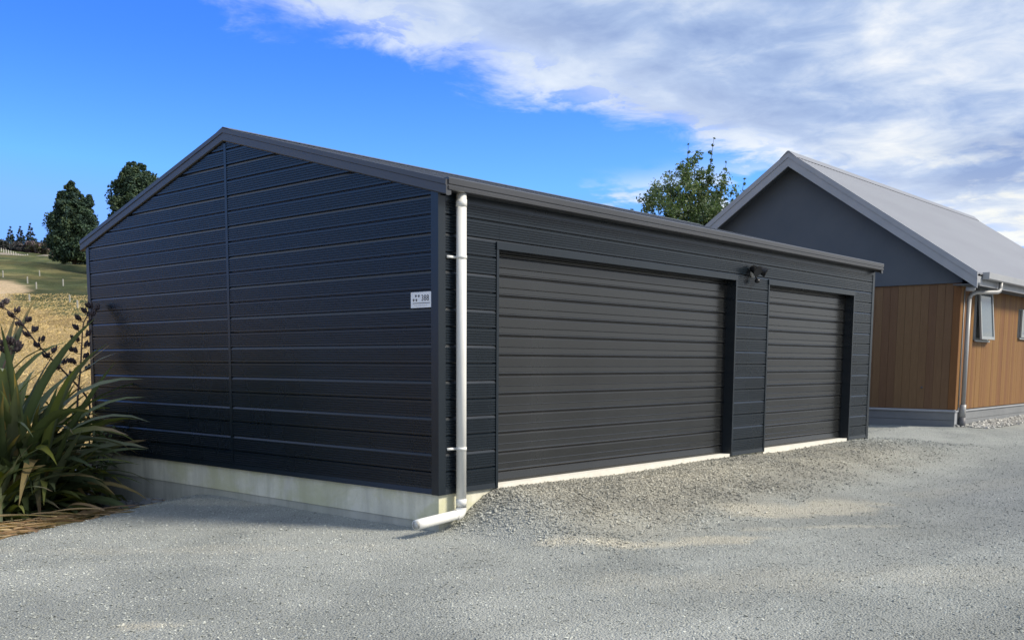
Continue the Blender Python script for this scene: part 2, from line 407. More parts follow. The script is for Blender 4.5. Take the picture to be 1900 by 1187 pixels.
# loose stones (a joined mesh of small faceted chips)
def stones(name, pts, rad, col, mat_, flat=.55, zoff=.25, kind='stuff'):
    n = len(pts)
    o = np.array([[1, 0, 0], [0, 1, 0], [-1, 0, 0], [0, -1, 0], [0, 0, 1], [0, 0, -1]], float)
    a = rng.random(n)*6.283; ca, sa = np.cos(a), np.sin(a)
    V = o[None]*(1+.45*(rng.random((n, 6, 1))-.5))*rad[:, None, None]*np.array([1.15, .85, flat])+(rng.random((n, 6, 3))-.5)*rad[:, None, None]*.5
    tx = (rng.random(n)-.5)*.9; V[..., 2] += V[..., 0]*tx[:, None]
    Vx = V[..., 0]*ca[:, None]-V[..., 1]*sa[:, None]; Vy = V[..., 0]*sa[:, None]+V[..., 1]*ca[:, None]
    V = np.stack([Vx, Vy, V[..., 2]], -1)+pts[:, None, :]; V[..., 2] += rad[:, None]*zoff
    f = np.array([[0, 1, 4], [1, 2, 4], [2, 3, 4], [3, 0, 4], [1, 0, 5], [2, 1, 5], [3, 2, 5], [0, 3, 5]])
    Q = (f[None]+np.arange(n)[:, None, None]*6).reshape(-1, 3)
    me = np_mesh(name, V.reshape(-1, 3), Q, mat_, np.repeat(col, 6, 0), sm=False)
    return link(name, me)
def scatter(n, x0, x1, y0, y1, prob):
    x = rng.uniform(x0, x1, n); y = rng.uniform(y0, y1, n); k = rng.random(n) < prob(x, y)
    x = x[k]; y = y[k]; return np.stack([x, y, height(x, y)], 1)
def vis(x, y):
    d = np.stack([x-CAM[0], y-CAM[1]], 1); f2 = d@np.array([math.sin(yw), math.cos(yw)]); r2 = d@np.array([math.cos(yw), -math.sin(yw)])
    return (f2 > 3.6) & (np.abs(r2-.025*f2) < f2*.58+.35) & is_gravel(x, y) & ~((x > 0) & (x < GL) & (y > -.005)), f2
def pr(x, y):
    ok, f2 = vis(x, y); return ok*np.clip(1.25-f2*.075, .12, 1)
pts = scatter(330000, -6, 13, -6.5, 5, pr)
base = gravel_tone(pts[:, 0], pts[:, 1]); k = rng.random(len(pts))
tone = np.where(k < .80, 0.66+.75*rng.random(len(pts)), np.where(k < .90, .58+.2*rng.random(len(pts)), 1.1+.3*rng.random(len(pts))))
M_stone, _, _ = attr_mat('gravel_stone', .85, .3, 300, .3, .002, .25, 200)
rad = np.clip(rng.lognormal(math.log(.0055), .34, len(pts)), .003, .013)
g1 = stones('loose_chip', pts, rad, base*tone[:, None]*np.array([1, 1, .98]), M_stone); tag(g1, 'grey crushed stone chip scattered all over the driveway', 'gravel', kind='stuff')
def pm(x, y):
    ok, f2 = vis(x, y); m = sst(x, -.1, .5)*(1-sst(-y+(fbm(x*2, y*2, 3)-.5)*1.2, .7, 1.9))*(1-.75*sst(x, 2, 6)); return ok*m
pts = scatter(60000, -.3, 10, -2.6, .02, pm)
base = gravel_tone(pts[:, 0], pts[:, 1]); tone = .68+.62*rng.random(len(pts))**1.2
rad = np.clip(rng.lognormal(math.log(.0098), .33, len(pts)), .005, .02)
g2 = stones('loose_fill', pts, rad, base*tone[:, None], M_stone, .62, .3); tag(g2, 'coarser loose gravel banked up in front of the garage doors', 'gravel', kind='stuff')
def ph(x, y): return (1-sst(np.abs(y+.35+(fbm(x*2, y*2, 3)-.5)*.3), .15, .42))
pts = scatter(9000, 13.5, 22, -.95, -.06, ph)
rad = np.clip(rng.lognormal(math.log(.024), .3, len(pts)), .012, .05)
g3 = stones('pale_drain_stone', pts, rad, np.array([.48, .475, .44])*(.6+.6*rng.random(len(pts)))[:, None], M_stone, .7, .4)
tag(g3, 'strip of larger pale stones along the foot of the timber house', 'gravel', kind='stuff')

# ------------------------------------------------------------------ garage
garage = empty('garage', (0, 0, 0), 'charcoal steel garage with low gable, ribbed cladding and two slatted roller doors on gravel', 'garage')
PITCH, Z0 = .1545, .0225
def board_profile(k, zlo, zhi):
    z0 = Z0+PITCH*k; wide = (k % 2 == 0)     # every second joint is a wide bright ledge
    p = [(0, .001), (.0012, .018), (.011, .018)]
    for i in range(5):
        a = .018+i*.0215
        p += [(a, .018), (a+.004, .0140), (a+.0085, .0140), (a+.0125, .018)]
    p += [(.1275, .018)]
    p += [(.1475, .0100), (.1490, .0015), (.1545, .001)] if not wide else [(.138, .0180), (.1455, .008), (.1475, .001), (.1545, .001)]
    q = [(z0+a, o*1.2) for a, o in p]
    q2 = []
    for i, (z, o) in enumerate(q):
        if i and ((q[i-1][0] < zlo) != (z < zlo)):
            a = (zlo-q[i-1][0])/(z-q[i-1][0]); q2.append((zlo, q[i-1][1]+(o-q[i-1][1])*a))
        if i and ((q[i-1][0] < zhi) != (z < zhi)):
            a = (zhi-q[i-1][0])/(z-q[i-1][0]); q2.append((zhi, q[i-1][1]+(o-q[i-1][1])*a))
        if zlo <= z <= zhi: q2.append((z, o))
    return q2
def board(k, a0, a1, gable=False, zlo=-9, zhi=9, par=None, amin=None, amax=None):
    q = board_profile(k, zlo, zhi)
    if len(q) < 2: return
    V = []
    for z, o in q:
        s0, s1 = a0, a1
        if gable and z > ZE+.02:
            s0 = max(s0, (z-ZE-.02)/SL); s1 = min(s1, GW-(z-ZE-.02)/SL)
        if s1 < s0: s0 = s1 = max(min(s0, a1), a0)
        for s_ in (s0, s1): V.append((-o, s_, z) if gable else (s_, -o, z))
    n = len(q); F = [(2*i, 2*i+1, 2*i+3, 2*i+2) for i in range(n-1)]
    if not gable: F = [tuple(reversed(f)) for f in F]
    F = [tuple(reversed(f)) for f in F]
    # returned ends
    b = len(V)
    for z, o in q:
        for j, s_ in enumerate((V[2*q.index((z, o))], V[2*q.index((z, o))+1])):
            V.append((.0, s_[1], z) if gable else (s_[0], .0, z))
    for i in range(n-1):
        F.append((2*i, 2*i+2, b+2*i+2, b+2*i)); F.append((2*i+1, 2*i+3, b+2*i+3, b+2*i+1))
    return obj('weatherboard', V, F, M_clad, garage)
D = [(.7359, 5.0569), (5.9329, 8.6145)]; HD = 2.10; REC = .107
for k in range(0, 22):
    z = Z0+PITCH*k
    if z > APEX: break
    board(k, .062, JY-.018, True); board(k, JY+.018, GW-.055, True)
for k in range(0, 16):
    z = Z0+PITCH*k; zh = ZE-.0
    if z >= zh: continue
    if k <= 12:
        board(k, .062, D[0][0]-.032); board(k, D[0][1]+.032, D[1][0]-.032); board(k, D[1][1]+.032, GL-.05)
    elif k == 13:
        zc_ = HD+.062
        board(k, .062, D[0][0]-.032); board(k, D[0][1]+.032, D[1][0]-.032); board(k, D[1][1]+.032, GL-.05)
        board(k, D[0][0]-.030, D[0][1]+.030, zlo=zc_); board(k, D[1][0]-.030, D[1][1]+.030, zlo=zc_)
    else:
        board(k, .062, D[0][0]+.01, zhi=zh); board(k, D[0][0]+.012, D[0][1]+.10, zhi=zh); board(k, D[0][1]+.102, GL-.05, zhi=zh)
# wall lining behind the boards, with door openings
m = MB()
m.box(.0005, .06, .06, GW-.02, -.02, ZE)                                # gable
m.add([(.0005, 0, ZE), (.0005, GW, ZE), (.0005, JY, APEX), (.06, 0, ZE), (.06, GW, ZE), (.06, JY, APEX)],
      [(0, 2, 1), (3, 4, 5), (0, 1, 4, 3), (1, 2, 5, 4), (2, 0, 3, 5)])
xe_ = [.0005, D[0][0]-.003, D[0][1]+.003, D[1][0]-.003, D[1][1]+.003, GL-.0005]
for a, b_ in ((0, 1), (2, 3), (4, 5)): m.box(xe_[a], xe_[b_], .0005, .06, -.02, HD+.03)
m.box(.0005, GL-.0005, .0005, .06, HD+.032, ZE)
m.box(GL-.06, GL, .06, GW, -.3, ZE); m.add([(GL, 0, ZE), (GL, GW, ZE), (GL, JY, APEX)], [(0, 1, 2)])
m.box(.06, GL-.06, GW-.08, GW-.02, -.02, ZE)
m.build('wall', M_clad, garage)
# flashings
m = MB(); m.box(-.026, -.0, -.026, .060, -.028, ZE+.04); m.box(-.0, .060, -.026, -.0, -.028, ZE-.01); m.build('corner_flashing', M_trim, garage)
m = MB(); m.box(-.026, .03, GW-.055, GW+.02, -.028, ZE+.03); m.build('corner_flashing', M_trim, garage)
m = MB(); m.box(GL-.05, GL+.026, -.026, .02, -.055, ZE); m.build('corner_flashing', M_trim, garage)
m = MB(); m.box(-.024, 0, JY-.020, JY+.020, .005, APEX-.01); m.build('joint_strip', M_trim, garage)
m = MB(); m.add([(-.026, .060, -.024), (-.026, GW-.055, -.024), (-.020, GW-.055, .022), (-.020, .060, .022), (0, .060, -.024), (0, GW-.055, -.024), (0, GW-.055, .03), (0, .06, .03)],
      [(0, 3, 2, 1), (0, 1, 5, 4), (3, 7, 6, 2), (0, 4, 7, 3), (1, 2, 6, 5)]); m.build('base_flashing', M_trim, garage)
for a, b_ in ((.06, D[0][0]-.034), (D[0][1]+.034, D[1][0]-.034), (D[1][1]+.034, GL-.05)):
    m = MB(); m.add([(a, -.026, -.026), (b_, -.026, -.026), (b_, -.020, .022), (a, -.020, .022), (a, 0, -.026), (b_, 0, -.026), (b_, 0, .03), (a, 0, .03)],
        [(0, 1, 2, 3), (0, 4, 5, 1), (3, 2, 6, 7), (0, 3, 7, 4), (1, 5, 6, 2)]); m.build('base_flashing', M_trim, garage)
m = MB(); m.add([(.06, -.028, ZE-.045), (GL, -.028, ZE-.045), (GL, -.024, ZE+.03), (.06, -.024, ZE+.03), (.06, 0, ZE-.045), (GL, 0, ZE-.045), (GL, 0, ZE+.03), (.06, 0, ZE+.03)],
        [(0, 1, 2, 3), (0, 4, 5, 1), (3, 2, 6, 7), (0, 3, 7, 4), (1, 5, 6, 2)]); m.build('eave_flashing', M_trim, garage)
# doors
for d0, d1 in D:
    fr = empty('door_frame', (0, 0, 0), None, None); fr.parent = garage
    for xa, s_ in ((d0, -1), (d1, 1)):
        m = MB(); m.box(min(xa, xa+s_*.030), max(xa, xa+s_*.030), -.028, REC+.02, -.03, HD-.0005); m.build('jamb', M_trim, fr)
    m = MB(); m.box(d0-.034, d1+.034, -.034, -.001, HD, HD+.060); m.box(d0, d1, -.001, REC+.02, HD, HD+.03)
    m.box(d0-.034, d1+.034, -.026, -.001, HD+.060, HD+.066); m.build('header', M_trim, fr)
    dr = empty('roller_door', (0, 0, 0), None, None); dr.parent = garage
    prof = [(0, .004), (.0055, .004), (.0075, -.016), (.0125, -.019), (.0175, -.0175), (.0245, -.0105), (.071, -.0095), (.0745, -.0145), (.0800, -.0095), (.155, -.0095), (.1625, -.0085), (.1720, -.0015), (.1740, .004), (.1785, .004)]
    V = []
    for z, o in prof: V += [(d0+.001, o, z), (d1-.001, o, z)]
    F = [(2*i, 2*i+1, 2*i+3, 2*i+2) for i in range(len(prof)-1)]
    sm = mesh('slat', V, F, M_door)
    for k in range(-1, 12):
        zb = .1+.1785*k
        if k == -1:
            q = [(0.004, -.012), (.012, -.016), (.024, -.016), (.028, -.010), (.1, -.0085), (.1745, -.0070), (.1785, 0)]
            q = [(-.0785+zz*1.0, o) for zz, o in q]; V2 = []
            for z, o in prof[1:]:
                if z+zb > .03: V2 += [(d0+.001, o, z), (d1-.001, o, z)]
            V3 = [(d0+.001, -.018, .004-zb), (d1-.001, -.018, .004-zb), (d0+.001, -.018, .026-zb), (d1-.001, -.018, .026-zb)]+V2
            n_ = len(V3)//2
            o_ = link('slat', mesh('slat', V3, [(2*i, 2*i+1, 2*i+3, 2*i+2) for i in range(n_-1)], M_door), dr, (0, REC, zb))
        else: link('slat', sm, dr, (0, REC, zb))
    m = MB(); m.box(d0, d1, REC+.003, REC+.03, .002, HD); m.build('backing', M_dark, dr)
    m = MB(); m.box(d0+.001, d1-.001, -.012, REC+.02, -.12, .0); m.build('door_sill', M_slab, garage)
# plinth
m = MB(); m.box(.006, GL-.01, .006, GW-.01, -.275, -.004); m.build('concrete_plinth', M_conc, garage)
m = MB(); m.box(.014, GL-.02, .014, GW-.02, -1.1, -.275); m.build('footing', M_conc2, garage)
# roof: trapezoidal sheets, front and rear slope
def roof_sheet(sgn):
    ye = -.10 if sgn < 0 else GW+.10
    zr, ze_ = APEX+.118, APEX+.118-SL*(JY+.10)
    xs_ = []; x = -.035
    while x < GL+.04:
        xs_ += [(x, 0), (x+.10, 0), (x+.115, .022), (x+.145, .022), (x+.16, 0)]; x += .19
    V = []; F = []
    for i, (x, h) in enumerate(xs_): V += [(x, JY, zr+h), (x, ye, ze_+h), (x, ye, ze_+h-.02), (x, JY, zr+h-.02)]
    for i in range(len(xs_)-1):
        a = 4*i
        F += [(a, a+4, a+5, a+1), (a+1, a+5, a+6, a+2), (a+3, a+2, a+6, a+7)]
    obj('roof_sheet', V, F, M_roof, garage)
roof_sheet(-1); roof_sheet(1)
m = MB(); m.loft([[(x, JY-.13, APEX+.142-.13*SL+.004), (x, JY, APEX+.155), (x, JY+.13, APEX+.142-.13*SL+.004), (x, JY, APEX+.146)] for x in (-.04, GL+.05)]); m.build('ridge_cap', M_roof, garage)
def barge(x0, sg):
    for s_, ye in ((-1, -.135), (1, GW+.135)):
        cs = [(.03, .0), (-.035, .0), (-.038, -.045), (-.030, -.050), (-.032, -.118), (-.024, -.128), (.0, -.128), (.03, -.118)]
        ring = lambda y_, zt: [(x0+sg*a, y_, zt+c) for a, c in cs]
        zt = APEX+.140; m = MB(); m.loft([ring(JY, zt), ring(ye, zt-SL*abs(ye-JY))]); m.build('barge_capping', M_roof, garage)
barge(-.012, 1); barge(GL+.012, -1)
m = MB()
m.box(-.01, GL, -.10, -.002, ZE+.02, ZE+.026); m.box(-.01, GL, GW+.022, GW+.1, ZE+.02, ZE+.026); m.build('soffit', M_trim, garage)
def gutter(sg, y0):
    cs = [(.012, 2.600), (.012, 2.515), (.03, 2.508), (.118, 2.508), (.132, 2.514), (.134, 2.536), (.126, 2.541), (.126, 2.552), (.134, 2.558), (.136, 2.603), (.126, 2.612), (.122, 2.603), (.120, 2.56), (.1, 2.53), (.02, 2.53), (.016, 2.6)]
    gu = MB(); gu.loft([[(x, y0+sg*a, z) for a, z in cs] for x in (-.016, GL+.035)])
    g = gu.build('gutter', M_gutter, garage)
    c = MB()
    for xa, xb in ((-.022, -.0165), (GL+.0355, GL+.041)):
        c.loft([[(x, y0+sg*a, z) for a, z in cs[:11]] for x in (xa, xb)])
    c.build('stop_end', M_gutter, g)
gutter(-1, -.012); gutter(1, GW+.012)
# downpipe, clips, elbow and outlet
dp = empty('downpipe', (0, 0, 0), None, None); dp.parent = garage
PX, PY = .198, -.078
m = MB(); m.tube([(PX, PY, 2.515), (PX, PY, -.150)], .044, 24); m.build('pipe', M_pvc, dp, True)
for z in (-.10, 2.43): m = MB(); m.tube([(PX, PY, z-.03), (PX, PY, z+.03)], .0468, 24); m.build('coupling', M_pvc, dp, True)
m = MB(); arc = [(PX, PY, -.145)]+[(PX-.055+.055*math.cos(a), PY, -.15-.055*math.sin(a)) for a in np.linspace(.15, 1.45, 6)]+[(PX-.075, PY, -.2055)]
m.tube(arc, .0485, 24, cap=False); m.build('elbow', M_pvc, dp, True)
m = MB(); m.tube([(PX-.065, PY, -.205), (-.30, PY-.05, -.218), (-.405, PY-.065, -.222), (-.405, PY-.065, -.222), (-.30, PY-.05, -.218)], [.044, .044, .044, .0385, .038], 24, cap=False); m.tube([(-.28, PY-.045, -.217), (-.275, PY-.045, -.217)], .0384, 20); m.build('outlet', M_pvc, dp, True)
for z in (1.985, .365):
    m = MB(); m.tube([(PX, PY, z-.014), (PX, PY, z+.014)], .0475, 24); m.tube([(PX-.03, PY+.035, z), (PX-.125, PY+.048, z)], .012, 10); m.build('clip', M_pvc, dp, True)

# house number sign
sg = empty('number_sign', (-.020, .18, 1.631), 'small white rectangular sign reading 388 beside the gable corner', 'sign')
m = MB(); m.box(-.004, 0, -.129, .129, -.066, .066); m.build('plate', M_sign, sg)
def text_mesh(s_, size, name, mat_, parent, loc, sx=1):
    cu = bpy.data.curves.new(name, 'FONT'); cu.body = s_; cu.size = size; cu.extrude = .0004; cu.resolution_u = 3
    to = bpy.data.objects.new(name, cu); me = bpy.data.meshes.new_from_object(to)
    me.materials.clear(); me.materials.append(mat_)
    o = link(name, me, parent); o.matrix_local = Matrix(((0, 0, -1, loc[0]), (-sx, 0, 0, loc[1]), (0, 1, 0, loc[2]), (0, 0, 0, 1)))
    return o
text_mesh('388', .070, 'number', M_ink, sg, (-.0052, .002, -.008), .92)
m = MB(); m.box(-.0050, -.0042, -.104, .104, -.030, -.025); m.build('line', M_ink, sg)
m = MB(); yy = .084       # the faded, unreadable lower line of the sign
for w_, h_ in ((7, 15), (6, 9), (6, 9), (3, 9), (0, 0), (7, 9), (8, 9), (6, 9), (7, 12), (6, 9), (6, 13), (7, 9), (5, 9), (7, 12), (6, 9), (6, 13)):
    if w_:
        m.box(-.0050, -.0042, yy-.0016, yy, -.052, -.052+h_*.001); m.box(-.0050, -.0042, yy-w_*.001, yy-.0016, -.052+h_*.0005, -.0505+h_*.0005)
    yy -= (w_+3.6)*.001 if w_ else .006
m.build('small_text', M_ink2, sg)['kind'] = 'stuff'
for py_, pz_ in ((.066, .034), (.030, .033), (.094, .000), (.060, -.001)):
    m = MB()
    def disc(cy_, cz_, r_):
        V = [(-.0052, cy_+r_*math.cos(a)*.8, cz_+r_*math.sin(a)) for a in np.linspace(0, 2*math.pi, 10)[:-1]]
        V2 = [(-.0043, v[1], v[2]) for v in V]; m.loft([V, V2])
    disc(py_, pz_-.004, .0085)
    for q, (a, b_) in enumerate(((.009, .004), (.004, .010), (-.004, .010), (-.009, .004))): disc(py_+a, pz_+b_-.002, .0036)
    m.build('paw_print', M_ink, sg)

# security light
lt = empty('security_light', (5.47, -.020, 2.215), 'black twin head security floodlight with sensor on the wall between the doors', 'light')
m = MB(); m.tube([(0, 0, 0), (0, -.018, 0)], .055, 20); m.tube([(0, -.018, 0), (0, -.06, 0)], [.035, .028], 16); m.build('base', M_lens, lt)
for sx_, dz in ((-1, .0), (1, .005)):
    m = MB(); m.tube([(sx_*.02, -.05, .02), (sx_*.07, -.075, .03)], .012, 8); m.build('arm', M_dark, lt)
    m = MB(); a = Vector((sx_*.075, -.05, .045)); d_ = Vector((sx_*.35, -.8, -.42)).normalized()
    m.tube([a-d_*.03, a-d_*.015, a+d_*.05, a+d_*.095, a+d_*.10, a+d_*.09], [.028, .042, .050, .060, .056, .045], 18); hd = m.build('lamp_head', M_dark, lt)
    m = MB(); m.tube([a+d_*.091, a+d_*.094], .044, 16); m.build('lens', M_lens, hd)
m = MB(); m.tube([(0, -.04, -.03), (.0, -.06, -.075)], .012, 8); m.ball((0, -.07, -.10), .034, 12, 8, (1, 1, .85)); m.build('sensor', M_dark, lt, True)
m = MB(); m.ball((.01, -.075, -.0), .027, 12, 8); m.build('joint', M_lens, lt, True)

# ------------------------------------------------------------------ timber house
HX, HY = 13.38, -.05; RY = 3.22; RZ = 5.24; HS = .700; HXE = 24.8; HB, HT = .27, 2.575
house = empty('timber_house', (HX, HY, 0), 'timber clad house with dark grey gable and pale grey pitched roof behind the garage', 'house')
def hobj(m, name, mt, par=house, sm=False):
    V = [(x-HX, y-HY, z) for x, y, z in m.V]; return obj(name, V, m.F, mt, par, sm)
HYB = 2*RY-HY
# upper gable wall
zi = lambda y_: RZ-.16-HS*abs(y_-RY)
m = MB(); ring = [(HY-.03, HT), (HY-.03, zi(HY-.03)), (RY, zi(RY)), (HYB+.03, zi(HYB+.03)), (HYB+.03, HT)]
m.loft([[(x, a, b_) for a, b_ in ring] for x in (HX-.035, HX+.1)]); hobj(m, 'gable_wall', M_hgable)
m = MB(); m.box(HX+.03, HXE-.3, HY+.03, HYB, -.3, 2.75)
m.loft([[(x, a, b_) for a, b_ in ((HY+.03, 2.751), (RY, RZ-.25), (HYB, 2.751))] for x in (HX+.11, HXE-.3)]); hobj(m, 'wall', M_hplinth)
# vertical boards, gable side
bw = .142
y_ = HY+.125; i = 0
while y_ < 1.95:
    m = MB(); g_ = .0035; dp_ = random.uniform(-.0015, .0015)
    m.box(HX-.0+dp_, HX+.028, y_, y_+bw-g_, HB, HT-.003); hobj(m, 'timber_board', M_wood2); y_ += bw
m = MB(); m.box(HX, HX+.028, y_, HYB, HB, HT-.003); hobj(m, 'timber_boarding', M_wood2)
m = MB(); m.box(HX-.012, HX+.028, HY-.012, HY+.118, HB, HT-.003); hobj(m, 'corner_board', M_wood)
m = MB(); m.box(HX+.030, HX+.13, HY-.012, HY+.028, HB, 2.6); hobj(m, 'corner_board', M_wood)
# long side boards with window openings
wins = [(14.28, 15.12, 1.56, 2.52), (17.28, 18.6, 1.66, 2.26)]
x_ = HX+.135
while x_ < 19.0:
    xa, xb = x_, x_+bw-.0035; m = MB(); dp_ = random.uniform(-.0015, .0015)
    segs = [(HB, 2.60)]
    for wx0, wx1, wz0, wz1 in wins:
        if xb > wx0 and xa < wx1: segs = [(HB, wz0), (wz1, 2.60)]
    for a, b_ in segs:
        if b_-a > .02: m = MB(); m.box(xa, xb, HY+dp_, HY+.028, a, b_); hobj(m, 'timber_board', M_wood)
    x_ += bw
m = MB(); m.box(x_, HXE-.3, HY, HY+.028, HB, 2.6); hobj(m, 'timber_boarding', M_wood)
m = MB(); m.box(HX-.022, HX+.0, HY-.024, HY+2.2, .0, 0); m = MB()
# base boards: two courses and a ledge
for z0, z1, o in ((.075, .225, .012), (-.25, .069, .008)):
    m = MB(); m.box(HX-o, HX+.02, HY-o, HYB, z0, z1); m.box(HX+.02, HXE-.3, HY-o, HY+.02, z0, z1); hobj(m, 'base_board', M_hplinth)
m = MB(); m.loft([[(a, HY-.02, z) for a, z in ((HX-.032, .226), (HX+.02, .226), (HX+.02, .268), (HX-.02, .262), (HX-.032, .25))], [(a, HYB, z) for a, z in ((HX-.032, .226), (HX+.02, .226), (HX+.02, .268), (HX-.02, .262), (HX-.032, .25))]])
m.box(HX-.032, HXE-.3, HY-.034, HY-.0205, .226, .256); hobj(m, 'base_ledge', M_hgrey)
m = MB(); m.box(HX-.018, HX+.13, HY-.018, HY-.0125, .0, .225); hobj(m, 'base_corner', M_hgrey)
# roof
EY = -.40; EZ = RZ-HS*(RY-EY); XF = HX-.36
def hroof(sg):
    n = int((HXE-XF)/.038); V = []; F = []
    ye = EY if sg < 0 else 2*RY-EY
    for i in range(n+1):
        x = XF+.01+i*.038; h = .008*math.sin(i*math.pi/2*1.0)
        V += [(x, RY, RZ+.02+h), (x, ye, EZ+.02+h), (x, ye, EZ-.01+h), (x, RY, RZ-.01+h)]
    for i in range(n): a = 4*i; F += [(a, a+4, a+5, a+1), (a+1, a+5, a+6, a+2), (a+3, a+2, a+6, a+7)]
    m = MB(); m.add(V, F); return hobj(m, 'roof', M_hroof, sm=False)
hroof(-1); hroof(1)
m = MB(); m.loft([[(x, RY-.17, RZ+.034-.17*HS), (x, RY-.02, RZ+.05), (x, RY+.02, RZ+.05), (x, RY+.17, RZ+.034-.17*HS), (x, RY, RZ+.03)] for x in (XF-.01, HXE)]); hobj(m, 'ridge_cap', M_hroof)
for s_ in (-1, 1):
    ye = EY-.02 if s_ < 0 else 2*RY-EY+.02
    for cs, nm in (([(0, .035), (0, -.075), (.03, -.075), (.03, .035)], 'barge_flashing'), ([(.012, -.077), (.012, -.245), (.045, -.245), (.045, -.077)], 'barge_board')):
        m = MB(); m.loft([[(XF+a, RY, RZ+c) for a, c in cs], [(XF+a, ye, RZ-HS*abs(ye-RY)+c) for a, c in cs]]); hobj(m, nm, M_hgrey)
    m = MB(); m.loft([[(XF+.045, RY, RZ-.16), (HX-.035, RY, RZ-.16), (HX-.035, RY, RZ-.175), (XF+.045, RY, RZ-.175)], [(XF+.045, ye, RZ-HS*abs(ye-RY)-.16), (HX-.035, ye, RZ-HS*abs(ye-RY)-.16), (HX-.035, ye, RZ-HS*abs(ye-RY)-.175), (XF+.045, ye, RZ-HS*abs(ye-RY)-.175)]]); hobj(m, 'verge_soffit', M_hgable)
m = MB(); m.box(XF+.05, HXE-.05, EY+.02, EY+.045, EZ-.20, EZ-.035); hobj(m, 'fascia', M_hgrey)
m = MB(); m.box(XF+.05, HXE-.05, EY+.045, HY+.05, EZ-.19, EZ-.175); hobj(m, 'soffit', M_hgable)
m = MB(); cs = [(.0, .02), (0, -.09), (-.10, -.095), (-.115, -.08), (-.12, .03), (-.105, .035), (-.108, -.07), (-.01, -.07), (-.01, .02)]
m.loft([[(x, EY+.015+a, EZ+.005+c) for a, c in cs] for x in (XF+.42, HXE-.02)]); gh = hobj(m, 'gutter', M_hgrey)
m = MB(); m.box(XF+.412, XF+.4195, EY-.105, EY+.012, EZ-.09, EZ+.036); hobj(m, 'stop_end', M_hgrey)
# house downpipe with offset
hp = empty('downpipe', (0, 0, 0), None, None); hp.parent = house
m = MB(); m.tube([(14.35, EY-.05, EZ-.08), (14.35, EY-.05, EZ-.20), (14.30, EY-.045, EZ-.25), (14.22, EY-.04, EZ-.275), (13.85, -.18, 2.42), (13.70, -.145, 2.38), (13.64, -.135, 2.34), (13.62, -.13, 2.28)], .038, 16); hobj(m, 'pipe_offset', M_hpipe, hp, True)
m = MB(); m.tube([(13.62, -.13, 2.29), (13.60, -.13, .27)], .040, 16); hobj(m, 'pipe', M_hpipe, hp, True)
m = MB(); m.tube([(13.60, -.13, .36), (13.60, -.13, .26), (13.60, -.13, .12)], .056, 16); hobj(m, 'pipe_socket', M_hpipe, hp, True)
m = MB(); m.tube([(13.60, -.13, .125), (13.60, -.13, -.1)], .062, 16); hobj(m, 'pipe_boot', M_boot, hp, True)
m = MB(); m.tube([(HX+.16, HY-.02, .3), (HX+.16, HY-.02, 2.45)], .011, 8); m.tube([(HX+.16, HY-.02, .3), (HX+.16, HY-.02, .24)], .02, 8); hobj(m, 'cable_conduit', M_hpipe, house, True)
m = MB(); m.tube([(13.2, -.2, 2.45), (13.2, -.33, 2.44)], .045, 14); m.tube([(13.2, -.2, 2.45), (13.2, -.345, 2.44)], .032, 14); hobj(m, 'vent_outlet', M_hgrey, house, True)
m = MB(); m.tube([(HX-.012, .55, .67), (HX+.01, .55, .67)], .02, 10); hobj(m, 'wall_cap', M_boot, house, True)
# windows
for wi, (wx0, wx1, wz0, wz1) in enumerate(wins):
    wd = empty('window', (0, 0, 0), None, None); wd.parent = house
    m = MB()
    for a, b_, c, d_ in ((wx0, wx0+.05, wz0, wz1), (wx1-.05, wx1, wz0, wz1), (wx0+.0505, wx1-.0505, wz0, wz0+.05), (wx0+.0505, wx1-.0505, wz1-.05, wz1)): m.box(a, b_, HY-.02, HY+.06, c, d_)
    m.box(wx0-.03, wx1+.03, HY-.045, HY-.0205, wz0-.03, wz0+.004)
    hobj(m, 'frame', M_frame, wd)
    m = MB(); m.box(wx0+.05, wx1-.05, HY+.055, HY+.059, wz0+.05, wz1-.05); hobj(m, 'reveal', M_dark, wd)
    # awning sash, hinged at its head and pushed out below
    ang = R(5) if wi == 0 else R(0)
    hw, hh = wx1-wx0-.02, wz1-wz0-.02
    def sash(V):
        out = []
        for x, y, z in V:   # local: y outward negative, z down from hinge
            out.append((wx0+.01+x, HY-.028+y*math.cos(ang)+z*math.sin(ang), wz1-.01+z*math.cos(ang)-y*math.sin(ang)))
        return out
    m = MB()
    for a, b_, c, d_ in ((0, .055, -hh, 0), (hw-.055, hw, -hh, 0), (.0555, hw-.0555, -hh, -hh+.055), (.0555, hw-.0555, -.055, 0)):
        q = MB().box(a, b_, -.035, 0, c, d_); m.add(sash(q.V), q.F)
    hobj(m, 'sash', M_frame, wd)
    m = MB(); q = MB().box(.055, hw-.055, -.020, -.014, -hh+.055, -.055); m.add(sash(q.V), q.F); hobj(m, 'pane', M_glass, wd)

# ------------------------------------------------------------------ foliage materials
def leafmat(name, rough=.55, spec=.4, tr=.25):
    m, t, b = mat(name, (.1, .15, .05), rough, spec)
    a = t.nodes.new('ShaderNodeAttribute'); a.attribute_name = 'Col'
    n = tnoise(t, 1.7, 4, .6); c = mixc(t, 1.0, a.outputs[0], ramp(t, n.outputs[0], [(.3, .75), (.7, 1.2)]), 'MULTIPLY')
    t.links.new(c, b.inputs['Base Color'])
    if tr:
        tl = t.nodes.new('ShaderNodeBsdfTranslucent'); t.links.new(mixc(t, 1.0, c, (1.1, 1.25, .6), 'MULTIPLY'), tl.inputs[0])
        mx = t.nodes.new('ShaderNodeMixShader'); mx.inputs[0].default_value = tr
        t.links.new(b.outputs[0], mx.inputs[1]); t.links.new(tl.outputs[0], mx.inputs[2]); t.links.new(mx.outputs[0], t.nodes['Material Output'].inputs[0])
    return m
M_leaf = leafmat('broad_leaves'); M_needle = leafmat('pine_needles', .7, .2, .1)
